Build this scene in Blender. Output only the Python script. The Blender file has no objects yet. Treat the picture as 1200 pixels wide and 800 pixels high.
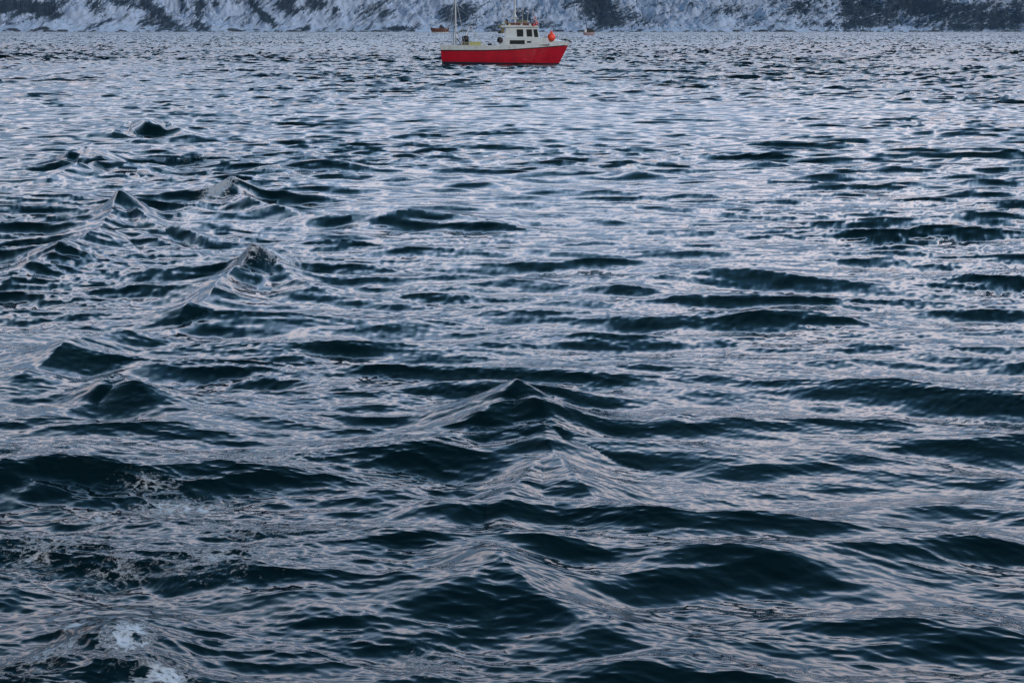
import bpy, bmesh, math, random
import numpy as np
from mathutils import Vector, Matrix
random.seed(7); rng = np.random.default_rng(11)
S = bpy.context.scene
R = math.radians

# ------------------------------------------------------------------ camera
CAM_H = 2.95
F_MM = 50.0
FPX = 1200 * F_MM / 36.0          # focal length in photo pixels (photo 1200 x 800)
HORIZON = 36.0
PITCH = math.atan((400 - HORIZON) / FPX)
cam_d = bpy.data.cameras.new('camera'); cam = bpy.data.objects.new('camera', cam_d)
S.collection.objects.link(cam); S.camera = cam
cam.location = (0, 0, CAM_H); cam.rotation_euler = (R(90) - PITCH, 0, 0)
cam_d.lens = F_MM; cam_d.sensor_width = 36; cam_d.clip_start = 0.1; cam_d.clip_end = 30000

def ray(px, py):
    v = Vector(((px - 600) / FPX, 1.0, (400 - py) / FPX))
    c, s = math.cos(-PITCH), math.sin(-PITCH)
    return Vector((v.x, v.y * c - v.z * s, v.y * s + v.z * c))
def at(px, py, z=0.0):
    d = ray(px, py); t = (z - CAM_H) / d.z
    return d.x * t, d.y * t
def at_y(px, py, y):
    d = ray(px, py); t = y / d.y
    return d.x * t, CAM_H + d.z * t

# ------------------------------------------------------------------ sky and sun
SUN_EL, SUN_AZ = 8.0, 150.0       # azimuth clockwise from +Y
W = bpy.data.worlds.new('World'); S.world = W; W.use_nodes = True
nt = W.node_tree; N = nt.nodes; L = nt.links; N.clear()
out = N.new('ShaderNodeOutputWorld'); bg = N.new('ShaderNodeBackground')
bg.inputs['Strength'].default_value = 0.12
sky = N.new('ShaderNodeTexSky'); sky.sky_type = 'NISHITA'; sky.sun_disc = False
sky.sun_elevation = R(SUN_EL); sky.sun_rotation = R(SUN_AZ); sky.air_density = 1.6; sky.dust_density = 1.0; sky.ozone_density = 3.0
tc = N.new('ShaderNodeTexCoord'); sep = N.new('ShaderNodeSeparateXYZ'); L.new(tc.outputs['Generated'], sep.inputs[0])
ramp = N.new('ShaderNodeValToRGB'); L.new(sep.outputs['Z'], ramp.inputs[0])      # cloud deck, bright and rosy low down, slate blue overhead
e = ramp.color_ramp.elements
SKY_STOPS = [(0.0, (0.45, 0.75, 1.2)), (0.12, (0.5, 0.8, 1.3)), (0.24, (1.5, 2.0, 2.8)), (0.36, (8.0, 6.95, 7.0)), (0.43, (4.8, 5.3, 6.5)), (0.51, (2.1, 3.3, 4.8)), (0.63, (0.8, 1.7, 2.6)), (0.77, (0.3, 0.85, 1.25)), (1.0, (0.12, 0.4, 0.6))]
e[0].position = 0; e[1].position = 1
for i, (p, c) in enumerate(SKY_STOPS):
    el = e[0] if i == 0 else (e[-1] if i == len(SKY_STOPS) - 1 else e.new(p))
    el.position = p; el.color = (*[v / 8 for v in c], 1)
mul = N.new('ShaderNodeVectorMath'); mul.operation = 'SCALE'; mul.inputs['Scale'].default_value = 8; L.new(ramp.outputs[0], mul.inputs[0])
mp = N.new('ShaderNodeMapping'); mp.inputs['Scale'].default_value = (1.2, 1.2, 4.5); L.new(tc.outputs['Generated'], mp.inputs[0])
nz = N.new('ShaderNodeTexNoise'); nz.inputs['Scale'].default_value = 1.9; nz.inputs['Detail'].default_value = 5; nz.inputs['Roughness'].default_value = 0.55; L.new(mp.outputs[0], nz.inputs['Vector'])
cr = N.new('ShaderNodeValToRGB'); L.new(nz.outputs['Fac'], cr.inputs[0])
cr.color_ramp.elements[0].position = 0.36; cr.color_ramp.elements[0].color = (0.36, 0.50, 0.64, 1)
cr.color_ramp.elements[1].position = 0.64; cr.color_ramp.elements[1].color = (1.0, 0.93, 0.88, 1)
m2 = N.new('ShaderNodeVectorMath'); m2.operation = 'MULTIPLY'; L.new(mul.outputs[0], m2.inputs[0]); L.new(cr.outputs[0], m2.inputs[1])
azr = N.new('ShaderNodeMapRange'); azr.inputs['From Min'].default_value = -0.6; azr.inputs['From Max'].default_value = 0.93; azr.inputs['To Min'].default_value = 0.22; azr.inputs['To Max'].default_value = 2.05
gd = N.new('ShaderNodeVectorMath'); gd.operation = 'DOT_PRODUCT'; gd.inputs[1].default_value = (0.34, 0.94, 0); L.new(tc.outputs['Generated'], gd.inputs[0])
L.new(gd.outputs['Value'], azr.inputs['Value'])      # afterglow beyond the mountains, darker sky behind the viewer
m3 = N.new('ShaderNodeVectorMath'); m3.operation = 'SCALE'; L.new(m2.outputs[0], m3.inputs[0]); L.new(azr.outputs[0], m3.inputs['Scale'])
mixs = N.new('ShaderNodeMix'); mixs.data_type = 'RGBA'; mixs.inputs['Factor'].default_value = 0.92
L.new(sky.outputs[0], mixs.inputs['A']); L.new(m3.outputs[0], mixs.inputs['B'])
L.new(mixs.outputs['Result'], bg.inputs['Color']); L.new(bg.outputs[0], out.inputs['Surface'])

sd = bpy.data.lights.new('sun', 'SUN'); so = bpy.data.objects.new('sun', sd); S.collection.objects.link(so)
sd.energy = 0.5; sd.angle = R(20); sd.color = (1.0, 0.95, 0.95)
a = R(SUN_AZ); sdir = Vector((math.sin(a) * math.cos(R(SUN_EL + 12)), math.cos(a) * math.cos(R(SUN_EL + 12)), math.sin(R(SUN_EL + 12))))
so.rotation_euler = sdir.to_track_quat('Z', 'Y').to_euler()

S.view_settings.view_transform = 'Standard'; S.view_settings.look = 'None'
S.view_settings.gamma = 1; S.view_settings.exposure = 1.6; S.view_settings.use_curve_mapping = False

# ------------------------------------------------------------------ helpers
def mat(name, col, rough=0.5, metal=0.0, var=0.15, scale=6.0, spec=0.5):
    m = bpy.data.materials.new(name); m.use_nodes = True; t = m.node_tree; n = t.nodes; l = t.links
    b = n['Principled BSDF']; b.inputs['Roughness'].default_value = rough; b.inputs['Metallic'].default_value = metal
    b.inputs['Specular IOR Level'].default_value = spec
    c = n.new('ShaderNodeTexCoord'); z = n.new('ShaderNodeTexNoise'); z.inputs['Scale'].default_value = scale; z.inputs['Detail'].default_value = 5
    l.new(c.outputs['Object'], z.inputs['Vector'])
    r = n.new('ShaderNodeValToRGB'); l.new(z.outputs['Fac'], r.inputs[0])
    r.color_ramp.elements[0].position = 0.3; r.color_ramp.elements[1].position = 0.7
    r.color_ramp.elements[0].color = (*[v * (1 - var) for v in col], 1); r.color_ramp.elements[1].color = (*[min(1, v * (1 + var)) for v in col], 1)
    l.new(r.outputs[0], b.inputs['Base Color']); return m

def tag(o, label=None, cat=None, group=None, kind=None):
    if label: o['label'] = label
    if cat: o['category'] = cat
    if group: o['group'] = group
    if kind: o['kind'] = kind
    return o
def empty(name, loc, rz=0):
    o = bpy.data.objects.new(name, None); S.collection.objects.link(o); o.location = loc; o.rotation_euler = (0, 0, rz); return o

class MB:
    """collects simple shapes into one mesh"""
    def __init__(s): s.v = []; s.f = []; s.m = []; s.mi = 0
    def add(s, vs, fs):
        o = len(s.v); s.v += [tuple(v) for v in vs]
        for f in fs: s.f.append([i + o for i in f]); s.m.append(s.mi)
    def box(s, x0, x1, y0, y1, z0, z1, dx_top=0.0, inset=0.0):
        vs = [(x0, y0, z0), (x1, y0, z0), (x1, y1, z0), (x0, y1, z0),
              (x0 + dx_top + inset, y0 + inset, z1), (x1 + dx_top - inset, y0 + inset, z1), (x1 + dx_top - inset, y1 - inset, z1), (x0 + dx_top + inset, y1 - inset, z1)]
        s.add(vs, [(3, 2, 1, 0), (4, 5, 6, 7), (0, 1, 5, 4), (1, 2, 6, 5), (2, 3, 7, 6), (3, 0, 4, 7)])
    def prism(s, prof, y0, y1):
        """profile in (x,z) extruded along y"""
        n = len(prof); vs = [(x, y0, z) for x, z in prof] + [(x, y1, z) for x, z in prof]
        s.add(vs, [tuple(range(n)), tuple(range(2 * n - 1, n - 1, -1))] + [((i + 1) % n, i, n + i, n + (i + 1) % n) for i in range(n)])
    def tube(s, pts, r, n=8):
        pts = [Vector(p) for p in pts]; rs = r if isinstance(r, (list, tuple)) else [r] * len(pts); vs = []
        for i, p in enumerate(pts):
            d = (pts[min(i + 1, len(pts) - 1)] - pts[max(i - 1, 0)]).normalized()
            u = d.cross(Vector((0, 0, 1))) if abs(d.z) < 0.95 else d.cross(Vector((1, 0, 0))); u.normalize(); w = d.cross(u)
            for k in range(n):
                a = 2 * math.pi * k / n; vs.append(p + (u * math.cos(a) + w * math.sin(a)) * rs[i])
        fs = [tuple(range(n))[::-1], tuple((len(pts) - 1) * n + k for k in range(n))]
        for i in range(len(pts) - 1):
            for k in range(n): fs.append((i * n + k, i * n + (k + 1) % n, (i + 1) * n + (k + 1) % n, (i + 1) * n + k))
        s.add(vs, fs)
    def lathe(s, prof, c=(0, 0, 0), axis='z', n=20):
        """profile of (radius, height) spun round an axis"""
        vs = []
        for r_, h in prof:
            for k in range(n):
                a = 2 * math.pi * k / n; p = (r_ * math.cos(a), r_ * math.sin(a), h)
                if axis == 'y': p = (p[0], p[2], p[1])
                if axis == 'x': p = (p[2], p[0], p[1])
                vs.append((p[0] + c[0], p[1] + c[1], p[2] + c[2]))
        fs = [tuple(range(n))[::-1], tuple((len(prof) - 1) * n + k for k in range(n))]
        for i in range(len(prof) - 1):
            for k in range(n): fs.append((i * n + k, i * n + (k + 1) % n, (i + 1) * n + (k + 1) % n, (i + 1) * n + k))
        s.add(vs, fs)
    def build(s, name, mats, parent=None, bevel=0.0, smooth=False):
        me = bpy.data.meshes.new(name); me.from_pydata(s.v, [], s.f)
        for m in (mats if isinstance(mats, (list, tuple)) else [mats]): me.materials.append(m)
        me.polygons.foreach_set('material_index', s.m)
        b = bmesh.new(); b.from_mesh(me); bmesh.ops.recalc_face_normals(b, faces=b.faces); b.to_mesh(me); b.free()
        o = bpy.data.objects.new(name, me); S.collection.objects.link(o); o.parent = parent
        if smooth: me.shade_smooth()
        if bevel:
            bv = o.modifiers.new('bevel', 'BEVEL'); bv.width = bevel; bv.segments = 2; bv.limit_method = 'ANGLE'
        return o

# ------------------------------------------------------------------ wave fields (periodic, made by FFT)
def wave_tile(n, size, lam_min, lam_max, kp, expo, theta0, spread, rms, seed):
    g = np.random.default_rng(seed)
    k1 = (np.fft.fftfreq(n, d=size / n) * 2 * np.pi).astype(np.float32)
    kx, ky = np.meshgrid(k1, k1, indexing='xy'); k = np.hypot(kx, ky); k[0, 0] = 1
    amp = k ** (-expo / 2) * np.exp(-0.5 * (kp / k) ** 2)
    th = np.arctan2(ky, kx) - theta0
    amp = amp * (0.05 + np.abs(np.cos(th)) ** spread)
    lo, hi = 2 * np.pi / lam_max, 2 * np.pi / lam_min
    amp = amp / (1 + (lo / k) ** 8) / (1 + (k / hi) ** 6); amp[0, 0] = 0
    H = (amp * (g.standard_normal((n, n)) + 1j * g.standard_normal((n, n)))).astype(np.complex64)
    f = lambda X: np.fft.ifft2(X).real.astype(np.float32)
    h = f(H); s = rms / h.std(); H *= s
    o = np.empty((n, n, 8), np.float32)
    o[..., 0] = h * s; o[..., 1] = f(1j * kx / k * H); o[..., 2] = f(1j * ky / k * H)
    o[..., 3] = f(1j * kx * H); o[..., 4] = f(1j * ky * H)
    o[..., 5] = f(-kx * kx / k * H); o[..., 6] = f(-ky * ky / k * H); o[..., 7] = f(-kx * ky / k * H)
    return o
def sample(T, size, x, y, rot=0.0):
    n = T.shape[0]; u = (x / size * n) % n; v = (y / size * n) % n
    i = np.floor(u).astype(np.int32); j = np.floor(v).astype(np.int32)
    fu = (u - i).astype(np.float32)[:, None]; fv = (v - j).astype(np.float32)[:, None]
    i %= n; j %= n; i1 = (i + 1) % n; j1 = (j + 1) % n
    return (T[j, i] * (1 - fu) + T[j, i1] * fu) * (1 - fv) + (T[j1, i] * (1 - fu) + T[j1, i1] * fu) * fv
def fbm_tile(n, beta, seed, lo=1):
    g = np.random.default_rng(seed); k = np.fft.fftfreq(n) * n; kx, ky = np.meshgrid(k, k); kk = np.hypot(kx, ky); kk[0, 0] = 1
    a = kk ** (-beta / 2); a[kk < lo] = 0
    h = np.fft.ifft2(a * (g.standard_normal((n, n)) + 1j * g.standard_normal((n, n)))).real; return (h / h.std()).astype(np.float32)
def tsample(T, size, x, y):
    return sample(T[..., None], size, x, y)[:, 0]

# --- wave parameters
TH0 = R(-97)
LA, LB = 71.0, 17.3
TA = wave_tile(2048, LA, 0.45, 5.0, 2 * np.pi / 1.3, 4.6, TH0, 8.0, 0.043, 3)
TB = wave_tile(1024, LB, 0.16, 0.50, 2 * np.pi / 1.2, 4.0, TH0 + 0.10, 7.0, 0.0122, 5)
LC = 6.7
TC = wave_tile(1024, LC, 0.035, 0.17, 2 * np.pi / 0.6, 4.1, TH0 - 0.12, 4.2, 0.0036, 6)
GUST = fbm_tile(256, 3.0, 9); SWAY = fbm_tile(256, 6.0, 19)

# crests thrown up by the passing wake: polylines (photo px -> point on the sea), height, width, sharpness
CRESTS = [
 # (points [(px,py)], z peak, width m)
 ([(470, 500), (530, 470), (570, 448), (595, 433)], 0.40, 0.56),
 ([(595, 433), (625, 458), (700, 485), (860, 500)], 0.36, 0.5),
 ([(500, 560), (570, 545), (625, 520), (640, 506)], 0.16, 0.36),
 ([(640, 506), (700, 560), (780, 585), (880, 592)], 0.24, 0.42),
 ([(450, 625), (540, 600), (605, 580)], 0.12, 0.35),
 ([(200, 720), (330, 692), (440, 690), (560, 660), (600, 640)], 0.20, 0.42),
 ([(600, 640), (680, 690), (800, 730), (960, 770)], 0.20, 0.42),
 ([(700, 640), (860, 650), (1020, 690), (1220, 760)], 0.11, 0.45),
 ([(150, 372), (230, 338), (280, 306), (305, 296)], 0.40, 0.5),
 ([(305, 296), (340, 308), (400, 326), (540, 338)], 0.30, 0.45),
 ([(185, 244), (215, 230), (245, 220), (262, 217)], 0.34, 0.45),
 ([(262, 217), (300, 232), (420, 246), (620, 250)], 0.28, 0.5),
 ([(60, 268), (95, 256), (125, 240), (135, 234)], 0.42, 0.5),
 ([(135, 234), (170, 250), (240, 266), (360, 272)], 0.30, 0.45),
 ([(78, 182), (104, 177), (132, 182)], 0.38, 0.7),
 ([(118, 149), (150, 143), (172, 146), (196, 143), (228, 151)], 0.40, 0.9),
 ([(230, 190), (330, 186), (430, 192)], 0.2, 0.8),
 ([(60, 460), (110, 440), (133, 430)], 0.24, 0.36),
 ([(133, 430), (165, 444), (230, 475), (380, 498)], 0.22, 0.36),
 ([(0, 545), (50, 525), (100, 535), (180, 552)], 0.16, 0.4),
 ([(90, 768), (130, 745), (160, 738), (200, 790)], 0.18, 0.30),
 ([(400, 262), (520, 252), (640, 262)], 0.16, 0.7),
 ([(130, 390), (200, 378), (330, 384), (420, 400)], 0.14, 0.5),
 ([(1060, 262), (1140, 256), (1230, 262)], 0.11, 0.8),
 ([(850, 380), (930, 372), (1050, 385)], 0.12, 0.6),
 ([(640, 760), (740, 742), (800, 750)], 0.08, 0.3),
 ([(596, 440), (615, 475), (638, 508), (622, 548), (606, 590), (600, 636)], 0.15, 0.26),
 ([(0, 318), (60, 288), (130, 268), (200, 275)], 0.24, 0.5), ([(0, 425), (90, 392), (180, 380)], 0.18, 0.45), ([(60, 205), (120, 190), (180, 192)], 0.24, 0.6), ([(560, 210), (700, 206), (860, 212)], 0.14, 0.8), ([(700, 330), (820, 318), (980, 326)], 0.14, 0.6),
]
CW = []
for i_, (pts, zp, w) in enumerate(CRESTS):
    A_ = [(at(px, py, zp * 0.8)[0], at(px, py, zp * 0.8)[1] + 0.42 * zp) for px, py in pts]; zp = zp * (1.3 if min(p[1] for p in pts) < 300 else 1.0)
    md = 'm'
    if any(pts[-1] == c[0][0] for c in CRESTS): md = 'e'
    if any(pts[0] == c[0][-1] for c in CRESTS): md = 's'
    A_ = [np.array(p) for p in A_]; Q_ = [2 * A_[0] - A_[1]] + A_ + [2 * A_[-1] - A_[-2]]; C_ = []
    for j_ in range(1, len(Q_) - 2):       # smooth curve through the points
        for t_ in np.linspace(0, 1, 7)[:-1]:
            p0, p1, p2, p3 = Q_[j_ - 1:j_ + 3]
            C_.append(0.5 * (2 * p1 + (p2 - p0) * t_ + (2 * p0 - 5 * p1 + 4 * p2 - p3) * t_ ** 2 + (3 * p1 - p0 - 3 * p2 + p3) * t_ ** 3))
    C_.append(Q_[-2])
    CW.append((np.array(C_), zp, w, md))
FOAM = [(150, 750, 42, 36, 0.84), (190, 790, 46, 30, 0.86), (85, 722, 22, 10, 0.85), (215, 567, 75, 14, 0.84), (130, 650, 60, 30, 0.56), (300, 600, 120, 22, 0.55),
        (40, 520, 60, 18, 0.55), (170, 550, 60, 9, 0.6), (60, 630, 90, 35, 0.6), (258, 226, 24, 9, 1.15), (230, 234, 22, 4, 0.8), (322, 308, 26, 10, 1.15), (295, 318, 16, 5, 0.7),
        (300, 520, 90, 12, 0.58), (250, 640, 120, 25, 0.56), (60, 760, 60, 40, 0.66), (500, 750, 60, 30, 0.5), (115, 588, 20, 8, 0.8), (228, 184, 14, 4, 0.7)]
FW = []
for px, py, sx, sy, s_ in FOAM:
    x0, y0 = at(px, py, 0.1); x1, _ = at(px + sx, py, 0.1); _, ya = at(px, py - sy, 0.1); _, yb = at(px, min(py + sy, 1100), 0.1)
    FW.append((x0, (ya + yb) / 2, x1 - x0, (ya - yb) / 2, s_))

def ridges(x, y):
    h = np.zeros_like(x); m = (y < 90) & (np.abs(x) < 45)
    idx = np.nonzero(m)[0]; X = x[idx]; Y = y[idx]; U = np.zeros_like(X); Dn = np.zeros_like(X)
    X, Y = X + 0.10 * tsample(SWAY, 7.0, X, Y), Y + 0.16 * tsample(SWAY, 5.0, X + 3, Y)
    for P, zp, w, md in CW:
        w = w * 0.78; zp = zp * 0.85
        lo = P.min(0) - 6.5 * w; hi = P.max(0) + 6.5 * w
        q = np.nonzero((X > lo[0]) & (X < hi[0]) & (Y > lo[1]) & (Y < hi[1]))[0]
        if not len(q): continue
        best = np.full(len(q), 1e9); wa = np.zeros(len(q)); ws = np.zeros(len(q)); wn = np.zeros(len(q)); amp = np.zeros(len(q)); n = len(P) - 1
        sgn = np.zeros(len(q))
        for i in range(n):
            a_, b_ = P[i], P[i + 1]; d = b_ - a_; LL = d @ d
            t = np.clip(((X[q] - a_[0]) * d[0] + (Y[q] - a_[1]) * d[1]) / LL, 0, 1)
            ex = X[q] - a_[0] - t * d[0]; ey = Y[q] - a_[1] - t * d[1]; dist = np.hypot(ex, ey)
            s_ = (i + t) / n
            best = np.minimum(best, dist); k_ = np.exp(-dist / 0.07) + 1e-30
            wa += k_; ws += k_ * s_; wn += k_ * ey / (dist + 0.05)
        amp = ws / wa; sgn = wn / wa; best = best * 0.7 - 0.3 * 0.07 * np.log(wa / 3) ; best = np.maximum(best, 0)
        # one end of an arm is the cusp, the other tapers away
        if md == 'e': env = 0.06 + 0.60 * amp + 0.34 * amp ** 6
        elif md == 's': env = 0.06 + 0.60 * (1 - amp) + 0.34 * (1 - amp) ** 6
        else: env = np.sin(np.clip(amp * 0.92 + 0.04, 0, 1) * np.pi) ** 0.7
        env = env * (1 + 0.25 * np.sin(amp * 17 + zp * 50) * (1 - env))
        ww = w * (0.98 + 0.27 * sgn) * (0.72 + 0.65 * env)
        r_ = (np.sqrt(best ** 2 + 0.03 ** 2) - 0.03) / ww
        U[q] = np.maximum(U[q], zp * env * np.exp(-r_) * np.exp(-(best / (2.6 * w)) ** 2)); sdn = best * np.clip(sgn * 1.3, -1, 1); Dn[q] += zp * env ** 0.6 * (0.16 - 0.17 * np.cos(2 * np.pi * sdn / (1.75 * w) + 0.5)) * np.exp(-(best / (2.1 * w)) ** 2) * (1 - np.exp(-(best / w) ** 2)) 
    H = U - Dn
    # cusps: small sharp peaks where the two arms meet
    for px, py, zp, w in [(595, 433, 0.16, 0.2), (640, 506, 0.10, 0.22), (305, 296, 0.30, 0.36), (258, 217, 0.40, 0.45), (135, 234, 0.42, 0.36), (133, 430, 0.20, 0.26), (600, 640, 0.10, 0.22)]:
        arm = [c for c in CRESTS if c[0][-1] == (px, py)]; zt = arm[0][1] * 0.8 if arm else 0.25
        cx, cy = at(px, py, zt); cy += 0.42 * zt / 0.8; r2 = np.sqrt(((X - cx) / 2.6) ** 2 + ((Y - cy) * np.where(Y < cy, 1.5, 0.8)) ** 2 + 0.03 ** 2)
        q = np.nonzero(r2 < 6 * w)[0]; H[q] += (0.12 if py > 320 else 0.20) * zp * np.exp(-r2[q] / (0.8 * w))
    h[idx] = H; return h

def sea(x, y):
    """displacement + slopes of the sea at rest positions x,y"""
    g1 = tsample(GUST, 41.0, x, y); g2 = tsample(GUST, 190.0, x + 31, y + 7)
    amp_b = np.clip(1.0 + 0.30 * g1 + 0.16 * g2, 0.35, 1.8)
    near = np.exp(-((x + 3.2) / 2.6) ** 2 - ((y - 7.5) / 4.0) ** 2)       # churned water of the wake
    calm = np.exp(-((x - 3.6) / 2.0) ** 2 - ((y - 8.5) / 4.0) ** 2)
    amp_b = amp_b * (1 + 0.55 * near - 0.35 * calm)
    amp_a = np.clip(1.0 + 0.14 * g2 + 0.1 * g1, 0.6, 1.5)
    A = sample(TA, LA, x + 12.0, y + 20.0); B = sample(TB, LB, x, y); Cc = sample(TC, LC, x, y)
    fb = 1 / (1 + (np.maximum(y, 1) / 24.0) ** 2); fc = 1 / (1 + (np.maximum(y, 1) / 15.0) ** 3)   # ripples finer than the far mesh become surface gloss instead
    off = np.clip((y - 30) / 150, 0, 1); amp_a = amp_a * (1 + 1.0 * off * off * (3 - 2 * off))        # rougher out in the open fjord
    amp_c = np.clip(amp_b, 0.3, 1.6) * fc * 1.45
    amp_b = amp_b * (0.30 + 0.70 * fb) * 1.15
    rg = 0.07 + 0.02 * (1 - fc) + 0.05 * (1 - fb)
    rg = rg + 0.11 * off
    F = A * amp_a[:, None] + B * amp_b[:, None] + Cc * amp_c[:, None]
    e_ = 0.012
    r0 = ridges(x, y); rx = (ridges(x + e_, y) - r0) / e_; ry = (ridges(x, y + e_) - r0) / e_
    lam = 0.95
    px = x + lam * F[:, 1]; py = y + lam * F[:, 2] - 0.45 * r0          # made crests lean forward
    fo = np.zeros_like(x)
    for fx, fy, sx, sy, s_ in FW:
        fo = np.maximum(fo, s_ * np.exp(-((px - fx) / sx) ** 2 * 1.0 - ((py - fy) / sy) ** 2 * 1.0))
    ca = 0.011 * np.clip(fo, 0, 1); ch = lambda a_, b_: tsample(GUST, 2.3, a_, b_) * ca       # churned lumpy surface under foam
    c0 = ch(x, y); rx = rx + (ch(x + 0.01, y) - c0) / 0.01; ry = ry + (ch(x, y + 0.01) - c0) / 0.01
    z = F[:, 0] + r0 + c0
    tx = np.stack([1 + lam * F[:, 5], lam * F[:, 7] - 0.45 * rx, F[:, 3] + rx], 1)
    ty = np.stack([lam * F[:, 7], 1 + lam * F[:, 6] - 0.45 * ry, F[:, 4] + ry], 1)
    nn = np.cross(tx, ty); nn[:, 2] = np.maximum(nn[:, 2], 0.15); nn /= np.linalg.norm(nn, axis=1)[:, None]
    return px, py, z, nn, fo, rg

def build_water():
    rows = list(np.linspace(-60, 3.0, 24)[:-1]); y = 3.0
    while y < 3700:
        rows.append(y)
        y += min(max(y * y / (CAM_H * 1422) * 1.1, 0.010), 0.05 + 0.0034 * y)
    rows = np.array(rows)
    uc = np.linspace(-0.43, 0.43, 1250)
    uo = 0.43 + np.cumsum(0.0008 * 1.075 ** np.arange(1, 92)); uo = uo[uo < 5]
    u = np.concatenate([-uo[::-1], uc, uo])
    nr, nc = len(rows), len(u)
    Y = np.repeat(rows[:, None], nc, 1); X = u[None, :] * (np.maximum(Y, 0) + 2.0 + np.where(Y < 3, (3 - Y) * 0.6, 0))
    P = np.empty((nr * nc, 3), np.float32); NN = np.empty((nr * nc, 3), np.float32); FO = np.empty(nr * nc, np.float32); RG = FO.copy()
    xf, yf = X.ravel(), Y.ravel()
    for s_ in range(0, len(xf), 400000):
        sl = slice(s_, s_ + 400000)
        px, py, z, nn, fo, rg = sea(xf[sl], yf[sl])
        P[sl, 0] = px; P[sl, 1] = py; P[sl, 2] = z; NN[sl] = nn; FO[sl] = fo; RG[sl] = rg
    me = bpy.data.meshes.new('water'); me.vertices.add(nr * nc); me.vertices.foreach_set('co', P.ravel())
    i = np.arange((nr - 1) * nc).reshape(nr - 1, nc)[:, :-1].ravel()
    q = np.stack([i, i + 1, i + nc + 1, i + nc], 1).astype(np.int32)
    me.loops.add(q.size); me.loops.foreach_set('vertex_index', q.ravel())
    me.polygons.add(len(q)); me.polygons.foreach_set('loop_start', np.arange(0, q.size, 4, dtype=np.int32))
    me.update(calc_edges=True); me.shade_smooth()
    at_ = me.attributes.new('foam', 'FLOAT', 'POINT'); at_.data.foreach_set('value', FO); at_ = me.attributes.new('gloss', 'FLOAT', 'POINT'); at_.data.foreach_set('value', RG)
    me.normals_split_custom_set_from_vertices(NN)
    print('water verts', nr, nc, nr * nc)
    o = bpy.data.objects.new('water', me); S.collection.objects.link(o)
    m = bpy.data.materials.new('sea_water'); m.use_nodes = True; t = m.node_tree; n = t.nodes; l = t.links
    b = n['Principled BSDF']; b.inputs['IOR'].default_value = 1.34
    tc = n.new('ShaderNodeTexCoord')
    at2 = n.new('ShaderNodeAttribute'); at2.attribute_name = 'foam'
    # foam: lacy, broken by two noises
    n1 = n.new('ShaderNodeTexNoise'); n1.inputs['Scale'].default_value = 3.2; n1.inputs['Detail'].default_value = 9; n1.inputs['Roughness'].default_value = 0.68; n1.inputs['Distortion'].default_value = 0.9
    mf = n.new('ShaderNodeMapping'); mf.inputs['Scale'].default_value = (1.0, 1.5, 1.0); mf.inputs['Rotation'].default_value = (0, 0, R(14)); l.new(tc.outputs['Object'], mf.inputs[0]); l.new(mf.outputs[0], n1.inputs['Vector'])
    vo = n.new('ShaderNodeTexVoronoi'); vo.feature = 'DISTANCE_TO_EDGE'; vo.inputs['Scale'].default_value = 11
    dn = n.new('ShaderNodeMixRGB'); dn.blend_type = 'ADD'; dn.inputs[0].default_value = 0.35; l.new(tc.outputs['Object'], dn.inputs[1]); l.new(n1.outputs['Color'], dn.inputs[2]); l.new(dn.outputs[0], vo.inputs['Vector'])
    def mth(op, a_, b_, clamp=False):
        k = n.new('ShaderNodeMath'); k.operation = op; k.use_clamp = clamp
        for j, v in enumerate((a_, b_)):
            if isinstance(v, (int, float)): k.inputs[j].default_value = v
            else: l.new(v, k.inputs[j])
        return k.outputs[0]
    lace = mth('SUBTRACT', 0.16, vo.outputs['Distance']); lace = mth('MULTIPLY', lace, 1.7)
    v = mth('ADD', n1.outputs['Fac'], lace); v = mth('ADD', v, at2.outputs['Fac']); n3 = n.new('ShaderNodeTexNoise'); n3.inputs['Scale'].default_value = 26; n3.inputs['Detail'].default_value = 5; n3.inputs['Roughness'].default_value = 0.7; l.new(mf.outputs[0], n3.inputs['Vector'])
    v = mth('ADD', v, mth('MULTIPLY', n3.outputs['Fac'], 0.95)); v = mth('SUBTRACT', v, 1.60); v = mth('MULTIPLY', mth('MULTIPLY', v, 2.6, True), 0.82)
    mx = n.new('ShaderNodeMix'); mx.data_type = 'RGBA'; l.new(v, mx.inputs['Factor'])
    mx.inputs['A'].default_value = (0.0009, 0.0075, 0.0105, 1); mx.inputs['B'].default_value = (0.64, 0.67, 0.70, 1)
    l.new(mx.outputs['Result'], b.inputs['Base Color'])
    rr = mth('MULTIPLY', v, 0.5); ag = n.new('ShaderNodeAttribute'); ag.attribute_name = 'gloss'; rr = mth('ADD', rr, ag.outputs['Fac'], True); l.new(rr, b.inputs['Roughness'])
    # capillary ripples too fine for the mesh
    mpn = n.new('ShaderNodeMapping'); mpn.inputs['Scale'].default_value = (1.0, 1.7, 1.0); l.new(tc.outputs['Object'], mpn.inputs[0])
    n2 = n.new('ShaderNodeTexNoise'); n2.inputs['Scale'].default_value = 16; n2.inputs['Detail'].default_value = 3; l.new(mpn.outputs[0], n2.inputs['Vector'])
    bp = n.new('ShaderNodeBump'); bp.inputs['Strength'].default_value = 0.05; bp.inputs['Distance'].default_value = 0.012; l.new(n2.outputs['Fac'], bp.inputs['Height'])
    bp2 = n.new('ShaderNodeBump'); bp2.inputs['Strength'].default_value = 0.5; bp2.inputs['Distance'].default_value = 0.01; l.new(v, bp2.inputs['Height']); l.new(bp.outputs[0], bp2.inputs['Normal'])
    l.new(bp2.outputs[0], b.inputs['Normal'])
    me.materials.append(m)
    tag(o, 'dark blue choppy sea with small crests, ripples and streaks of foam', 'water', kind='structure')
    return o
build_water()

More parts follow.
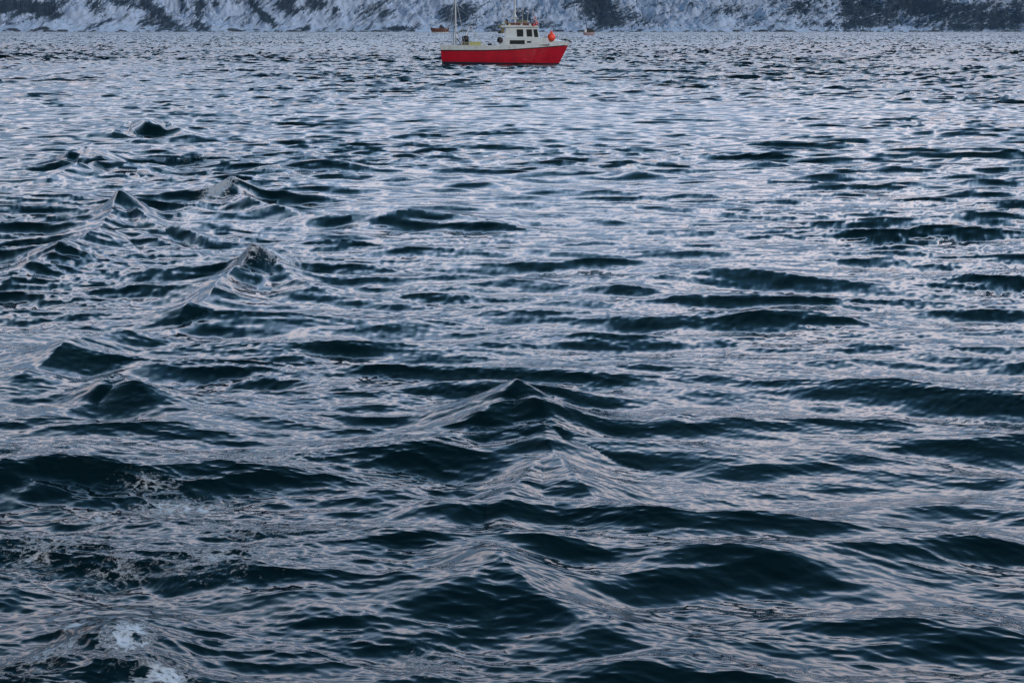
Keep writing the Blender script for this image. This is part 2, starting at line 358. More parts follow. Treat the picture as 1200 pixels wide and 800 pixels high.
# ------------------------------------------------------------------ snowy mountainside across the fjord
SHORE = 3500.0
T1 = fbm_tile(512, 3.6, 21, 2); T2 = fbm_tile(512, 2.6, 22, 3); T3 = fbm_tile(512, 3.0, 23, 4)
DARK = [ # photo px centre, half sizes, tilt (dx per dy), strength
 (30, 8, 42, 12, 0.5, 1.0), (68, 14, 14, 9, 0.8, 1.1), (15, 27, 22, 4, 0, .5), (125, 8, 10, 14, 0.5, .7), (155, 3, 16, 6, 0.2, 1.0), (197, 16, 11, 22, 0.9, 1.0), (182, 26, 14, 5, .6, .6),
 (224, 5, 5, 10, 0, 1.0), (243, 12, 6, 15, -0.2, 1.1), (246, 32, 9, 5, 0, .9), (262, 4, 4, 8, 0, .9), (305, 8, 5, 22, 0.9, .8), (318, 18, 6, 20, 1.0, .6), (342, 6, 14, 12, .2, 1.1), (378, 4, 11, 8, 0, 1.0), (398, 12, 4, 6, 0, .9), (362, 34, 9, 2, 0, .9),
 (445, 12, 26, 12, 0, .5), (470, 34, 20, 3, 0, .9), (540, 16, 26, 12, 0, .9), (565, 32, 22, 4, 0, .6), (612, 20, 14, 12, 0, .6), (690, 6, 30, 10, 0, .8), (702, 10, 15, 12, 0, 1.0), (715, 28, 22, 6, 0, .9), (640, 30, 16, 4, 0, .6), (745, 20, 20, 6, .5, .5),
 (805, 6, 8, 4, 0, .5), (850, 14, 24, 6, -1.2, .6), (930, 10, 26, 14, 0, .8), (990, 10, 20, 20, 0, .9), (975, 30, 40, 4, 0, .5), (1050, 8, 40, 14, 0, 1.0), (1110, 10, 40, 12, 0.4, .85), (1165, 22, 60, 10, -.6, .95), (1130, 33, 40, 4, 0, .9), (1185, 6, 20, 8, 0, .8), (1020, 26, 30, 6, 0, .7)]
def terrain():
    xs = np.concatenate([np.linspace(-6000, -1560, 60)[:-1], np.arange(-1560, 1560, 3.6), np.linspace(1560, 6000, 60)])
    dd = [0.0]
    while dd[-1] < 1100: dd.append(dd[-1] + (2.6 if dd[-1] < 190 else 2.6 + (dd[-1] - 190) * 0.03))
    ds = np.array(dd)
    X = np.repeat(xs[None, :], len(ds), 0); D = np.repeat(ds[:, None], len(xs), 1)
    xf, df = X.ravel(), D.ravel()
    sh = 22 * tsample(T1, 2600, xf, xf * 0) ; yy = SHORE + sh + df
    b1 = tsample(T1, 1700, xf, yy); b2 = tsample(T2, 620, xf + 90 + df * 0.5, yy * 0.35); b3 = tsample(T3, 210, xf + df * 0.6, yy)
    steep = 0.46 + 0.10 * b1
    ramp_ = 1 - np.exp(-df / 26.0)
    z = -1.2 + 2.8 * (1 - np.exp(-df / 5.0)) + df * steep * ramp_ + ramp_ * (6.5 * b2 * np.clip(df / 60, 0.15, 6) ** 0.7 + 2.3 * b3)
    z = np.where(z > 60, 60 + 130 * np.tanh((z - 60) / 130), z) + np.clip(df / 900, 0, 1) * 22 * b1        # a long low ridge
    z = np.where(df > 4, np.maximum(z, 0.8), z)
    # photo position of each point, used to set dark scrub and rock at their places in the world
    yyv = yy; dist = yyv
    PX = 600 + xf / dist * FPX * math.cos(0); PY = HORIZON - (z - CAM_H) / dist * FPX * 1.05
    dk = np.zeros_like(z)
    for cx, cy, sx, sy, tl, s_ in DARK:
        ddx = (PX - cx) - tl * (PY - cy)
        dk += s_ * np.exp(-(ddx / sx) ** 2 - ((PY - cy) / sy) ** 2)
    dk = np.clip(dk, 0, 1.4)
    # far above the picture and beyond its edges the cover follows noise alone
    off = np.clip((-4 - PY) / 20, 0, 1) ; dk = dk * (1 - off) + off * np.clip(0.5 + 0.6 * b1 + .4 * b2, 0, 1.2)
    streak = np.clip((-xf - 150) / 250, 0, 1)
    n, mcols = len(ds), len(xs)
    me = bpy.data.meshes.new('mountainside'); me.vertices.add(n * mcols)
    me.vertices.foreach_set('co', np.stack([xf, yy, z], 1).astype(np.float32).ravel())
    i = np.arange((n - 1) * mcols).reshape(n - 1, mcols)[:, :-1].ravel(); q = np.stack([i, i + 1, i + mcols + 1, i + mcols], 1).astype(np.int32)
    me.loops.add(q.size); me.loops.foreach_set('vertex_index', q.ravel()); me.polygons.add(len(q)); me.polygons.foreach_set('loop_start', np.arange(0, q.size, 4, dtype=np.int32))
    me.update(calc_edges=True); me.shade_smooth()
    for nm, arr in (('cover', dk), ('streak', streak)):
        k = me.attributes.new(nm, 'FLOAT', 'POINT'); k.data.foreach_set('value', arr.astype(np.float32))
    o = bpy.data.objects.new('mountainside', me); S.collection.objects.link(o)
    m = bpy.data.materials.new('snow_and_rock'); m.use_nodes = True; t = m.node_tree; nn = t.nodes; l = t.links; b = nn['Principled BSDF']; b.inputs['Roughness'].default_value = 0.85
    tc = nn.new('ShaderNodeTexCoord')
    def noise(scale, mapping, detail=6, rough=0.6, dist=0.0, rotz=0):
        mr = nn.new('ShaderNodeMapping'); mr.inputs['Rotation'].default_value = (0, rotz, 0); l.new(tc.outputs['Object'], mr.inputs[0])
        mp = nn.new('ShaderNodeMapping'); mp.inputs['Scale'].default_value = mapping; l.new(mr.outputs[0], mp.inputs[0]); z_ = nn.new('ShaderNodeTexNoise'); z_.inputs['Scale'].default_value = scale; z_.inputs['Detail'].default_value = detail; z_.inputs['Roughness'].default_value = rough; z_.inputs['Distortion'].default_value = dist
        l.new(mp.outputs[0], z_.inputs['Vector']); return z_.outputs['Fac']
    fine = noise(0.11, (0.6, 0.2, 1.5), 7, 0.72, 0.8, R(24))
    mid = noise(0.028, (0.45, 0.2, 1.7), 6, 0.62, 1.0, R(30))
    chute = noise(0.09, (1.0, 0.02, 0.26), 7, 0.70, 0.9, R(-36))
    ac = nn.new('ShaderNodeAttribute'); ac.attribute_name = 'cover'; ast = nn.new('ShaderNodeAttribute'); ast.attribute_name = 'streak'
    def mth(op, a_, b_, clamp=False):
        k = nn.new('ShaderNodeMath'); k.operation = op; k.use_clamp = clamp
        for j, v in enumerate((a_, b_)):
            if isinstance(v, (int, float)): k.inputs[j].default_value = v
            else: l.new(v, k.inputs[j])
        return k.outputs[0]
    tex = nn.new('ShaderNodeMix'); tex.data_type = 'FLOAT'; l.new(ast.outputs['Fac'], tex.inputs['Factor']); l.new(fine, tex.inputs['A']); l.new(chute, tex.inputs['B'])
    s1 = mth('MULTIPLY', tex.outputs['Result'], 1.25); s2 = mth('MULTIPLY', mid, 0.95); s3 = mth('ADD', s1, s2)
    s4 = mth('MULTIPLY', ac.outputs['Fac'], 0.36); s5 = mth('ADD', s3, s4); s6 = mth('SUBTRACT', s5, 1.15); mask = mth('MULTIPLY', s6, 5.5, True)
    colr = nn.new('ShaderNodeMix'); colr.data_type = 'RGBA'; l.new(mask, colr.inputs['Factor'])
    colr.inputs['A'].default_value = (0.46, 0.545, 0.68, 1); colr.inputs['B'].default_value = (0.016, 0.032, 0.046, 1)
    l.new(colr.outputs['Result'], b.inputs['Base Color'])
    me.materials.append(m); tag(o, 'steep snow covered mountainside with dark rock and scrub across the water', 'mountain', kind='structure')
    return xf.reshape(n, mcols), yy.reshape(n, mcols), z.reshape(n, mcols), dk.reshape(n, mcols)
TX, TY, TZ, TD = terrain()

# scrub wood on the slope: countless small bare birches and spruces, one mass
def scrub():
    g = np.random.default_rng(5); vs = []; fs = []; o = 0
    nrow = int((TY[:, 0] - TY[0, 0] < 230).sum()); cols = np.nonzero(np.abs(TX[0]) < 1650)[0]
    cnt = 0; tries = 0
    while cnt < 9000 and tries < 400000:
        tries += 1
        r_ = g.integers(4, nrow); c = cols[g.integers(0, len(cols))]; d = TD[r_, c]
        pr = d ** 2 * (0.55 if TX[r_, c] > -150 else 0.5) + (0.03 if TX[r_, c] > -150 else 0.0)
        if g.random() > pr: continue
        x, y, z = TX[r_, c] + g.uniform(-2, 2), TY[r_, c] + g.uniform(-1, 1), TZ[r_, c]
        h = g.uniform(2.0, 5.0); w = h * g.uniform(0.25, 0.5); k = 5; ring = []
        levels = [(0.0, 0.25), (0.3, 1.0), (0.65, 0.7), (1.0, 0.08)]
        for lz, lw in levels:
            for a_ in range(k):
                an = 2 * np.pi * a_ / k + lz * 2; rr = w * lw * g.uniform(0.6, 1.3)
                vs.append((x + rr * np.cos(an), y + rr * np.sin(an), z - 0.4 + h * lz * g.uniform(0.92, 1.05)))
        for li in range(3):
            for a_ in range(k): fs.append((o + li * k + a_, o + li * k + (a_ + 1) % k, o + (li + 1) * k + (a_ + 1) % k, o + (li + 1) * k + a_))
        o += 4 * k; cnt += 1
    me = bpy.data.meshes.new('scrub_wood'); me.from_pydata(vs, [], fs)
    me.materials.append(mat('scrub', (0.018, 0.030, 0.038), 0.9, var=0.4, scale=0.2))
    ob = bpy.data.objects.new('scrub_wood', me); S.collection.objects.link(ob)
    tag(ob, 'dark scrub wood scattered over the snowy slope', 'trees', kind='stuff')
scrub()

# boulders along the tide line
def rocks():
    g = np.random.default_rng(8); vs = []; fs = []; o = 0
    for _ in range(420):
        c = g.integers(40, TX.shape[1] - 40); r_ = int(g.integers(0, 4) if g.random() < .8 else g.integers(3, 9)); x, y, z = TX[r_, c], TY[r_, c], max(TZ[r_, c], 0)
        w = g.uniform(1.0, 5.0) * (2.2 if g.random() < .12 else 1); h = w * g.uniform(.2, .5); k = 7
        for lz, lw in ((-.6, 1.0), (0.45, .95), (1.0, .45)):
            for a_ in range(k):
                an = 2 * np.pi * a_ / k; rr = w * lw * g.uniform(.75, 1.2); vs.append((x + rr * np.cos(an) * 1.5, y - 1 + rr * np.sin(an), z + h * lz * g.uniform(.8, 1.1)))
        for li in range(2):
            for a_ in range(k): fs.append((o + li * k + a_, o + li * k + (a_ + 1) % k, o + (li + 1) * k + (a_ + 1) % k, o + (li + 1) * k + a_))
        fs.append(tuple(o + 2 * k + a_ for a_ in range(k))); o += 3 * k
    me = bpy.data.meshes.new('shore_rocks'); me.from_pydata(vs, [], fs); me.materials.append(mat('wet_rock', (0.035, 0.042, 0.05), 0.7, var=.5, scale=.3))
    ob = bpy.data.objects.new('shore_rocks', me); S.collection.objects.link(ob); tag(ob, 'dark boulders and ledges along the far tide line', 'rocks', kind='stuff')
rocks()

# ------------------------------------------------------------------ air
hb = MB(); hb.box(-6500, 6500, -400, 6600, -3.0, 2700.0)
M_h = bpy.data.materials.new('haze_air'); M_h.use_nodes = True; t = M_h.node_tree; t.nodes.remove(t.nodes['Principled BSDF'])
pv = t.nodes.new('ShaderNodeVolumePrincipled'); pv.inputs['Color'].default_value = (0.42, 0.66, 0.98, 1); pv.inputs['Density'].default_value = 0.00002; pv.inputs['Anisotropy'].default_value = 0.1
t.links.new(pv.outputs[0], t.nodes['Material Output'].inputs['Volume'])
hz = hb.build('haze', M_h); tag(hz, 'thin blue evening air over the fjord', 'haze', kind='stuff')

# ------------------------------------------------------------------ materials for the boats
M = dict(
 red=mat('red_hull_paint', (0.40, 0.006, 0.022), 0.35, var=0.12, scale=2.0),
 white=mat('white_gelcoat', (0.56, 0.63, 0.65), 0.4, var=0.07, scale=3.0),
 boot=mat('dark_bottom_paint', (0.012, 0.014, 0.03), 0.5, var=0.3),
 black=mat('black_rubber', (0.014, 0.014, 0.016), 0.5, var=0.2),
 glass=mat('window_glass', (0.018, 0.028, 0.032), 0.08, var=0.1),
 deck=mat('grey_deck', (0.22, 0.25, 0.23), 0.8, var=0.2),
 olive=mat('olive_canvas', (0.16, 0.15, 0.07), 0.8, var=0.25),
 brown=mat('rust_brown', (0.16, 0.05, 0.03), 0.7, var=0.3),
 wood=mat('varnished_brown_hull', (0.10, 0.032, 0.012), 0.5, var=0.3, scale=1.5),
 steel=mat('galvanised_steel', (0.50, 0.53, 0.56), 0.4, 0.5, var=0.1),
 orange=mat('orange_buoy', (0.85, 0.075, 0.035), 0.4, var=0.06),
 yellow=mat('yellow_green_tub', (0.50, 0.50, 0.19), 0.6, var=0.1),
 blue=mat('flag_blue', (0.01, 0.02, 0.12), 0.8, var=0.05), fred=mat('flag_red', (0.55, 0.01, 0.03), 0.8, var=0.05), fwhite=mat('flag_white', (0.7, 0.7, 0.7), 0.8, var=0.03),
 rope=mat('rope', (0.35, 0.33, 0.30), 0.9),
)

def weather(m, grime, amount, zscale=0.25):
    t = m.node_tree; n = t.nodes; l = t.links; b = n['Principled BSDF']; src = b.inputs['Base Color'].links[0].from_socket
    c = n.new('ShaderNodeTexCoord'); mp = n.new('ShaderNodeMapping'); mp.inputs['Scale'].default_value = (2.2, 2.2, zscale); l.new(c.outputs['Object'], mp.inputs[0])
    z = n.new('ShaderNodeTexNoise'); z.inputs['Scale'].default_value = 2.4; z.inputs['Detail'].default_value = 7; z.inputs['Roughness'].default_value = 0.68; l.new(mp.outputs[0], z.inputs['Vector'])
    r = n.new('ShaderNodeMapRange'); r.inputs['From Min'].default_value = 0.5; r.inputs['From Max'].default_value = 0.74; r.inputs['To Max'].default_value = amount; l.new(z.outputs['Fac'], r.inputs['Value'])
    x = n.new('ShaderNodeMix'); x.data_type = 'RGBA'; l.new(r.outputs[0], x.inputs['Factor']); l.new(src, x.inputs['A']); x.inputs['B'].default_value = (*grime, 1); l.new(x.outputs['Result'], b.inputs['Base Color'])
weather(M['red'], (0.12, 0.012, 0.02), 0.75); weather(M['white'], (0.26, 0.24, 0.20), 0.6)

# ------------------------------------------------------------------ the red fishing boat
BX, BY = at(592, 76, 0.0)
K = BY / FPX * 1.0 / math.cos(0) * (1 / (ray(592, 76).y))   # metres per photo pixel at the boat
K = BY / (FPX * ray(592, 76).y)
def X_(px): return (px - 592) * K
def Z_(py): return (76 - py) * K
boat = empty('fishing_boat', (BX, BY + 1.7, 0.0), 0)
tag(boat, 'red hulled fishing boat with white deckhouse and masts, in the middle distance', 'fishing boat')
def interp(x, xs, ys): return float(np.interp(x, xs, ys))
BOW_T = X_(667)
def bowx(z): return X_(655.5) + (z if z > 0 else z * 1.6) * 0.50
sternx = lambda z: X_(518) - z * 0.10
def half(s):  # half beam of the sheer along 0..1
    return interp(s, [0, .1, .35, .6, .75, .86, .94, .98, 1], [1.45, 1.6, 1.78, 1.74, 1.5, 1.05, .52, .2, .03])
def sheer(s): return interp(s, [0, .35, .55, .75, 1.0], [Z_(59.6), Z_(59.6), Z_(58.8), Z_(56.8), Z_(53.9)])
def topz(s): return interp(s, [0, .3, .47, .62, .75, .8, .96, 1.0], [Z_(53.2), Z_(54.2), Z_(54.0), Z_(53.6), Z_(50.5), Z_(47.2), Z_(49.6), Z_(50.0)])
ST = [i / 40 for i in range(41)]
def loft(levels, mats_idx, name, mats, cap_stern=True, thick=None):
    """levels: functions s -> (z, half breadth); one mesh, both sides and the transom"""
    b = MB(); nl = len(levels); grid = {}
    for side in (-1, 1):
        base = len(b.v)
        for s in ST:
            for lv in levels:
                z, hb_ = lv(s); x = sternx(z) + (bowx(z) - sternx(z)) * s; b.v.append((x, side * hb_, z))
        grid[side] = base
        for i in range(len(ST) - 1):
            for j in range(nl - 1):
                a_ = base + i * nl + j; b.f.append([a_, a_ + nl, a_ + nl + 1, a_ + 1]); b.m.append(mats_idx[j])
    for j in range(nl - 1):
        if cap_stern: b.f.append([grid[-1] + j, grid[-1] + j + 1, grid[1] + j + 1, grid[1] + j]); b.m.append(mats_idx[j])
        e_ = (len(ST) - 1) * nl; b.f.append([grid[-1] + e_ + j, grid[1] + e_ + j, grid[1] + e_ + j + 1, grid[-1] + e_ + j + 1]); b.m.append(mats_idx[j])
    return b
flare = lambda s, k: half(s) * (1 - k * (0.35 + 0.9 * max(0, s - .55)))
lv = [lambda s: (-0.75 + 0.35 * max(0, s - .6), 0.03), lambda s: (-0.4, flare(s, 1.0) * 0.62), lambda s: (0.0, flare(s, .30)), lambda s: (interp(s, [0, 1], [0.27, 0.10]), flare(s, .20)),
      lambda s: ((0.2 + sheer(s)) / 2, flare(s, .09)), lambda s: (sheer(s), half(s))]
hull = loft(lv, [0, 0, 0, 1, 1], 'hull', None).build('hull', [M['boot'], M['red']], boat, smooth=True)
e_s = hull.modifiers.new('edges', 'EDGE_SPLIT'); e_s.split_angle = R(40)
bw = loft([lambda s: (sheer(s) + .003, half(s) * 1.0), lambda s: (topz(s), half(s) * 1.03 + .01), lambda s: (topz(s) + .01, half(s) * 1.03 - .06 if half(s) > .2 else .005), lambda s: (sheer(s) + .02, max(half(s) - .09, .004))], [0, 0, 0], 'bulwark', None).build('bulwark', M['white'], boat, smooth=True)
e_s = bw.modifiers.new('edges', 'EDGE_SPLIT'); e_s.split_angle = R(40)
for sd_ in (-1, 1):
    b = MB(); pts = []
    for s in ST[:-1]:
        z = sheer(s); pts.append((sternx(z) + (bowx(z) - sternx(z)) * s, sd_ * (half(s) + .015), z))
    b.tube(pts, 0.045, 6); b.build('rubbing_strake', M['black'], boat, smooth=True)
b = MB()
for i in range(len(ST) - 1):      # working deck
    s0, s1 = ST[i], ST[i + 1]; z0, z1 = sheer(s0) + .05, sheer(s1) + .05
    x0 = sternx(z0) + (bowx(z0) - sternx(z0)) * s0; x1 = sternx(z1) + (bowx(z1) - sternx(z1)) * s1
    h0, h1 = max(half(s0) - .05, .004), max(half(s1) - .05, .004); b.add([(x0, -h0, z0), (x1, -h1, z1), (x1, h1, z1), (x0, h0, z0)], [(0, 1, 2, 3)])
b.build('deck', M['deck'], boat)
# whaleback foredeck
b = MB(); prev = None
FS = [0.80, .84, .88, .92, .95, .975, .99]
for i in range(len(FS) - 1):
    s0, s1 = FS[i], FS[i + 1]; z0, z1 = topz(s0), topz(s1)
    X0 = sternx(z0) + (bowx(z0) - sternx(z0)) * s0; X1 = sternx(z1) + (bowx(z1) - sternx(z1)) * s1; h0, h1 = half(s0), half(s1)
    rise = lambda s: interp(s, [.8, .99], [.16, .02])
    b.add([(X0, -h0, z0), (X1, -h1, z1), (X1, 0, z1 + rise(s1)), (X0, 0, z0 + rise(s0)), (X0, h0, z0), (X1, h1, z1)], [(0, 1, 2, 3), (3, 2, 5, 4)])
b.build('foredeck', M['white'], boat)
# lower deckhouse
b = MB(); b.prism([(X_(586), Z_(56)), (X_(645), Z_(53)), (X_(642), Z_(46.0)), (X_(634), Z_(45.0)), (X_(590), Z_(45.0)), (X_(587), Z_(47))], -1.5, 1.5)
b.build('deckhouse', M['white'], boat, bevel=.05)
# wheelhouse
wl = MB(); wl.prism([(X_(591), Z_(45.2)), (X_(633), Z_(45.2)), (X_(629.5), Z_(33.4)), (X_(592.5), Z_(33.4))], -1.15, 1.15)
wl.build('wheelhouse', M['white'], boat, bevel=.04)
rf = MB(); rf.prism([(X_(586), Z_(33.3)), (X_(631.5), Z_(33.3)), (X_(632), Z_(32.2)), (X_(630), Z_(31.4)), (X_(600), Z_(30.8)), (X_(587), Z_(31.4))], -1.27, 1.27)
roof = rf.build('wheelhouse_roof', M['white'], boat, bevel=.03)
rb = MB(); rb.box(X_(594), X_(626), -1.0, 1.0, Z_(31.0), Z_(27.9)); rb.build('roof_locker', M['brown'], roof, bevel=.04)
def window(x0, x1, z0, z1, y, lean, name='side_window', n=1):
    f = MB(); s = -1 if y < 0 else 1
    f.prism([(x0, z0), (x1, z0), (x1 + lean, z1), (x0 + lean, z1)], y, y + s * .02)
    fo = f.build(name, M['black'], boat)
    g_ = MB(); m_ = .035; w_ = (x1 - x0 - m_ * (n + 1)) / n
    for k in range(n):
        a0 = x0 + m_ + k * (w_ + m_); l0 = lean * (m_ / (z1 - z0)); l1 = lean * (1 - m_ / (z1 - z0))
        g_.prism([(a0 + l0, z0 + m_), (a0 + w_ + l0, z0 + m_), (a0 + w_ + l1, z1 - m_), (a0 + l1, z1 - m_)], y + s * .021, y + s * .032)
    g_.build('pane', M['glass'], fo)
for sy in (-1, 1):
    window(X_(606), X_(613.5), Z_(44), Z_(35.6), 1.151 * sy, -.04)
    window(X_(617.5), X_(624), Z_(44), Z_(35.6), 1.151 * sy, -.06)
    window(X_(626.3), X_(631.0), Z_(44.5), Z_(35.6), 1.151 * sy, -.10)
    # row of dark cabin lights low in the deckhouse
    window(X_(597.5), X_(615), Z_(52.5), Z_(48.0), 1.501 * sy, 0, 'cabin_window', 4)
    window(X_(617.5), X_(622.5), Z_(51), Z_(49.0), 1.501 * sy, 0, 'cabin_window', 1)
# windscreen: three panes across the front
f = MB()
for k in range(3):
    y0 = -1.05 + k * .72; f.add([(X_(633) - .02 + .03, y0, Z_(43.5)), (X_(633) + .01, y0 + .64, Z_(43.5)), (X_(629.5) + .045, y0 + .64, Z_(34.6)), (X_(629.5) + .045, y0, Z_(34.6))], [(0, 1, 2, 3)])
f.build('windscreen', M['glass'], boat)
# canopy over the aft door and work light
b = MB(); b.prism([(X_(583.5), Z_(33.5)), (X_(592), Z_(33.0)), (X_(592), Z_(31.0)), (X_(586), Z_(30.2)), (X_(583.5), Z_(31.5))], -1.1, 1.1); b.build('aft_canopy', M['olive'], boat, bevel=.03)
b = MB(); b.box(X_(587), X_(591), -1.12, -.2, Z_(40), Z_(34)); b.build('oilskin_screen', M['olive'], boat, bevel=.05)
b = MB(); b.lathe([(.02, 0), (.13, .02), (.15, .16), (.05, .24)], (X_(585.5), -1.0, Z_(40.5)), 'z', 12); b.build('work_light', M['black'], boat, smooth=True)
# line hauler on the rail
hc = (X_(586), -1.55, Z_(48))
b = MB(); b.lathe([(.08, -.12), (.27, -.1), (.16, 0), (.27, .1), (.08, .12)], hc, 'y', 18); hl = b.build('line_hauler', M['black'], boat, smooth=True)
b = MB(); b.tube([(hc[0] - .05, -1.45, Z_(54)), (hc[0], -1.4, hc[2]), (hc[0], -1.62, hc[2] + .02)], .05, 8); b.lathe([(.02, 0), (.16, .02), (.16, .09), (.02, .12)], (hc[0] + .05, -1.45, hc[2] + .3), 'z', 12); b.build('hauler_bracket', M['white'], hl)
# hand rails round the foredeck
b = MB(); rp = []
for s in (.80, .85, .9, .94, .975):
    z = topz(s); x = sternx(z) + (bowx(z) - sternx(z)) * s; rp.append((x, half(s) * .96, z))
for sy in (-1, 1):
    b.tube([(x, y * sy, z + .62) for x, y, z in rp], .018, 6)
    for x, y, z in rp: b.tube([(x, y * sy, z), (x, y * sy, z + .62)], .016, 6)
b.tube([(rp[-1][0], -rp[-1][1], rp[-1][2] + .62), (rp[-1][0] + .2, 0, rp[-1][2] + .64), (rp[-1][0], rp[-1][1], rp[-1][2] + .62)], .018, 6)
b.build('bow_rail', M['steel'], boat)
b = MB()
for s in [i / 12 for i in range(0, 7)]:
    z = topz(s); x = sternx(z) + (bowx(z) - sternx(z)) * s + .06
    for sy in (-1, 1): b.tube([(x, sy * (half(s) - .02), z), (x, sy * (half(s) - .02), z + .28)], .014, 6)
for sy in (-1, 1): b.tube([(sternx(1.7) + (bowx(1.7) - sternx(1.7)) * s + .06, sy * (half(s) - .02), topz(s) + .28) for s in [i / 12 for i in range(0, 7)]], .014, 6)
b.build('aft_rail', M['steel'], boat)
# anchor roller and anchor at the stem
b = MB(); b.box(X_(660), X_(669), -.12, .12, Z_(50.2), Z_(49.0)); b.lathe([(.02, -.13), (.1, -.12), (.06, 0), (.1, .12), (.02, .13)], (X_(668.5), 0, Z_(49)), 'y', 12)
an = b.build('bow_roller', M['steel'], boat)
b = MB(); b.tube([(X_(659), 0, Z_(47.6)), (X_(668), 0, Z_(48.2)), (X_(670.5), 0, Z_(50.5))], .045, 8)
for sy in (-1, 1): b.tube([(X_(670.5), 0, Z_(50.5)), (X_(669), .22 * sy, Z_(49.2)), (X_(666.5), .28 * sy, Z_(47.6))], [.05, .05, .02], 6)
b.lathe([(.02, -.3), (.09, -.28), (.09, .28), (.02, .3)], (X_(663), 0, Z_(47.2)), 'y', 10)
b.build('anchor', M['black'], an)
# aft mast pair, boom and rigging
b = MB(); b.tube([(X_(533.6), 0, Z_(58)), (X_(533.2), 0, Z_(-12))], [.09, .06], 8); mast = b.build('aft_mast', M['steel'], boat)
b = MB(); b.tube([(X_(530.2), .5, Z_(57)), (X_(530.6), .3, Z_(25)), (X_(533), 0, Z_(18))], .04, 6); b.tube([(X_(530.5), .4, Z_(38)), (X_(533.4), 0, Z_(38))], .03, 6); b.build('mast_ladder', M['steel'], mast)
b = MB(); b.tube([(X_(533.5), 0, Z_(45)), (X_(538), -.3, Z_(50)), (X_(540), -.4, Z_(55))], .035, 6); b.tube([(X_(534), 0, Z_(37)), (X_(541), -.2, Z_(51))], .02, 6); b.build('mast_brace', M['black'], mast)
b = MB(); b.tube([(X_(533.3), 0, Z_(-6)), (X_(604), 0, Z_(4))], .012, 5); b.tube([(X_(533.3), 0, Z_(0)), (X_(517), 0, Z_(53))], .010, 5); b.tube([(X_(604), 0, Z_(0)), (X_(664), 0, Z_(48))], .010, 5)
b.build('stay_wire', M['steel'], boat)
# gallows: two crossed legs amidships carrying a block
b = MB(); b.tube([(X_(551), -.5, Z_(32)), (X_(541), -1.0, Z_(52))], .03, 6); b.tube([(X_(550), -.5, Z_(33)), (X_(566), -1.0, Z_(54))], .03, 6)
b.tube([(X_(551), -.5, Z_(32)), (X_(551), 1.0, Z_(32))], .03, 6); b.tube([(X_(551), 1.0, Z_(32)), (X_(541), 1.2, Z_(54))], .03, 6); b.tube([(X_(551), 1.0, Z_(32)), (X_(566), 1.2, Z_(54))], .03, 6)
b.tube([(X_(546), -.75, Z_(42)), (X_(558), -.75, Z_(42))], .018, 6)
gal = b.build('gallows', M['steel'], boat)
b = MB(); b.lathe([(.03, -.05), (.11, -.05), (.11, .05), (.03, .05)], (X_(551), -.5, Z_(34)), 'y', 12); b.build('pulley_block', M['black'], gal)
# main mast with antennas above the wheelhouse
b = MB(); b.tube([(X_(603.5), .1, Z_(30)), (X_(603.2), .1, Z_(-14))], [.10, .07], 8); mm = b.build('main_mast', M['steel'], boat)
b = MB(); b.tube([(X_(597), -.6, Z_(30)), (X_(602.8), .05, Z_(14))], .03, 6); b.tube([(X_(597), .8, Z_(30)), (X_(602.8), .15, Z_(14))], .03, 6); b.tube([(X_(598), 0, Z_(15)), (X_(609), 0, Z_(15))], .025, 6); b.build('mast_strut', M['steel'], mm)
b = MB(); b.box(X_(598.5), X_(608), -.1, .14, Z_(23.5), Z_(22.3)); b.lathe([(.05, 0), (.2, .03), (.2, .14), (.05, .2)], (X_(603.3), .02, Z_(22)), 'z', 14); b.build('radar_scanner', M['white'], mm, bevel=.01)
for (xa, xb, zb, yy) in [(591.5, 587.5, -4, -.8), (594, 590.5, 2, .8), (612, 613.5, 0, -.7), (618, 619.5, 12, .7), (624, 624.5, 8, -.9)]:
    b = MB(); b.tube([(X_(xa), yy, Z_(31.5)), (X_(xb), yy, Z_(zb))], [.035, .02], 6); b.build('whip_antenna', M['steel'], boat)
b = MB()
b.lathe([(.05, 0), (.16, .02), (.19, .12), (.12, .24), (.02, .28)], (X_(590), -.6, Z_(30.6)), 'z', 14); b.build('satellite_dome', M['white'], boat, smooth=True)
b = MB(); b.box(X_(588), X_(595), -.4, .6, Z_(29.6), Z_(26.6)); b.build('roof_box', M['olive'], boat, bevel=.04)
for k, px in enumerate((597, 611, 621)):
    b = MB(); b.lathe([(.03, 0), (.09, .01), (.10, .13), (.04, .16)], (X_(px), -1.05, Z_(31.2)), 'z', 10); b.build('deck_lamp', M['yellow'] if k == 0 else M['fwhite'], boat, smooth=True)
# flag staff
b = MB(); b.tube([(X_(632), -1.3, Z_(32)), (X_(624.4), -1.3, Z_(15))], .022, 6); b.build('flag_staff', M['steel'], boat)
for s in (.12, .3):
    b = MB(); z = sheer(s) + .05; x = sternx(z) + (bowx(z) - sternx(z)) * s; b.box(x, x + .7, .5, 1.2, z, z + .5)
    b.build('hatch_coaming', M['white'], boat, bevel=.04)
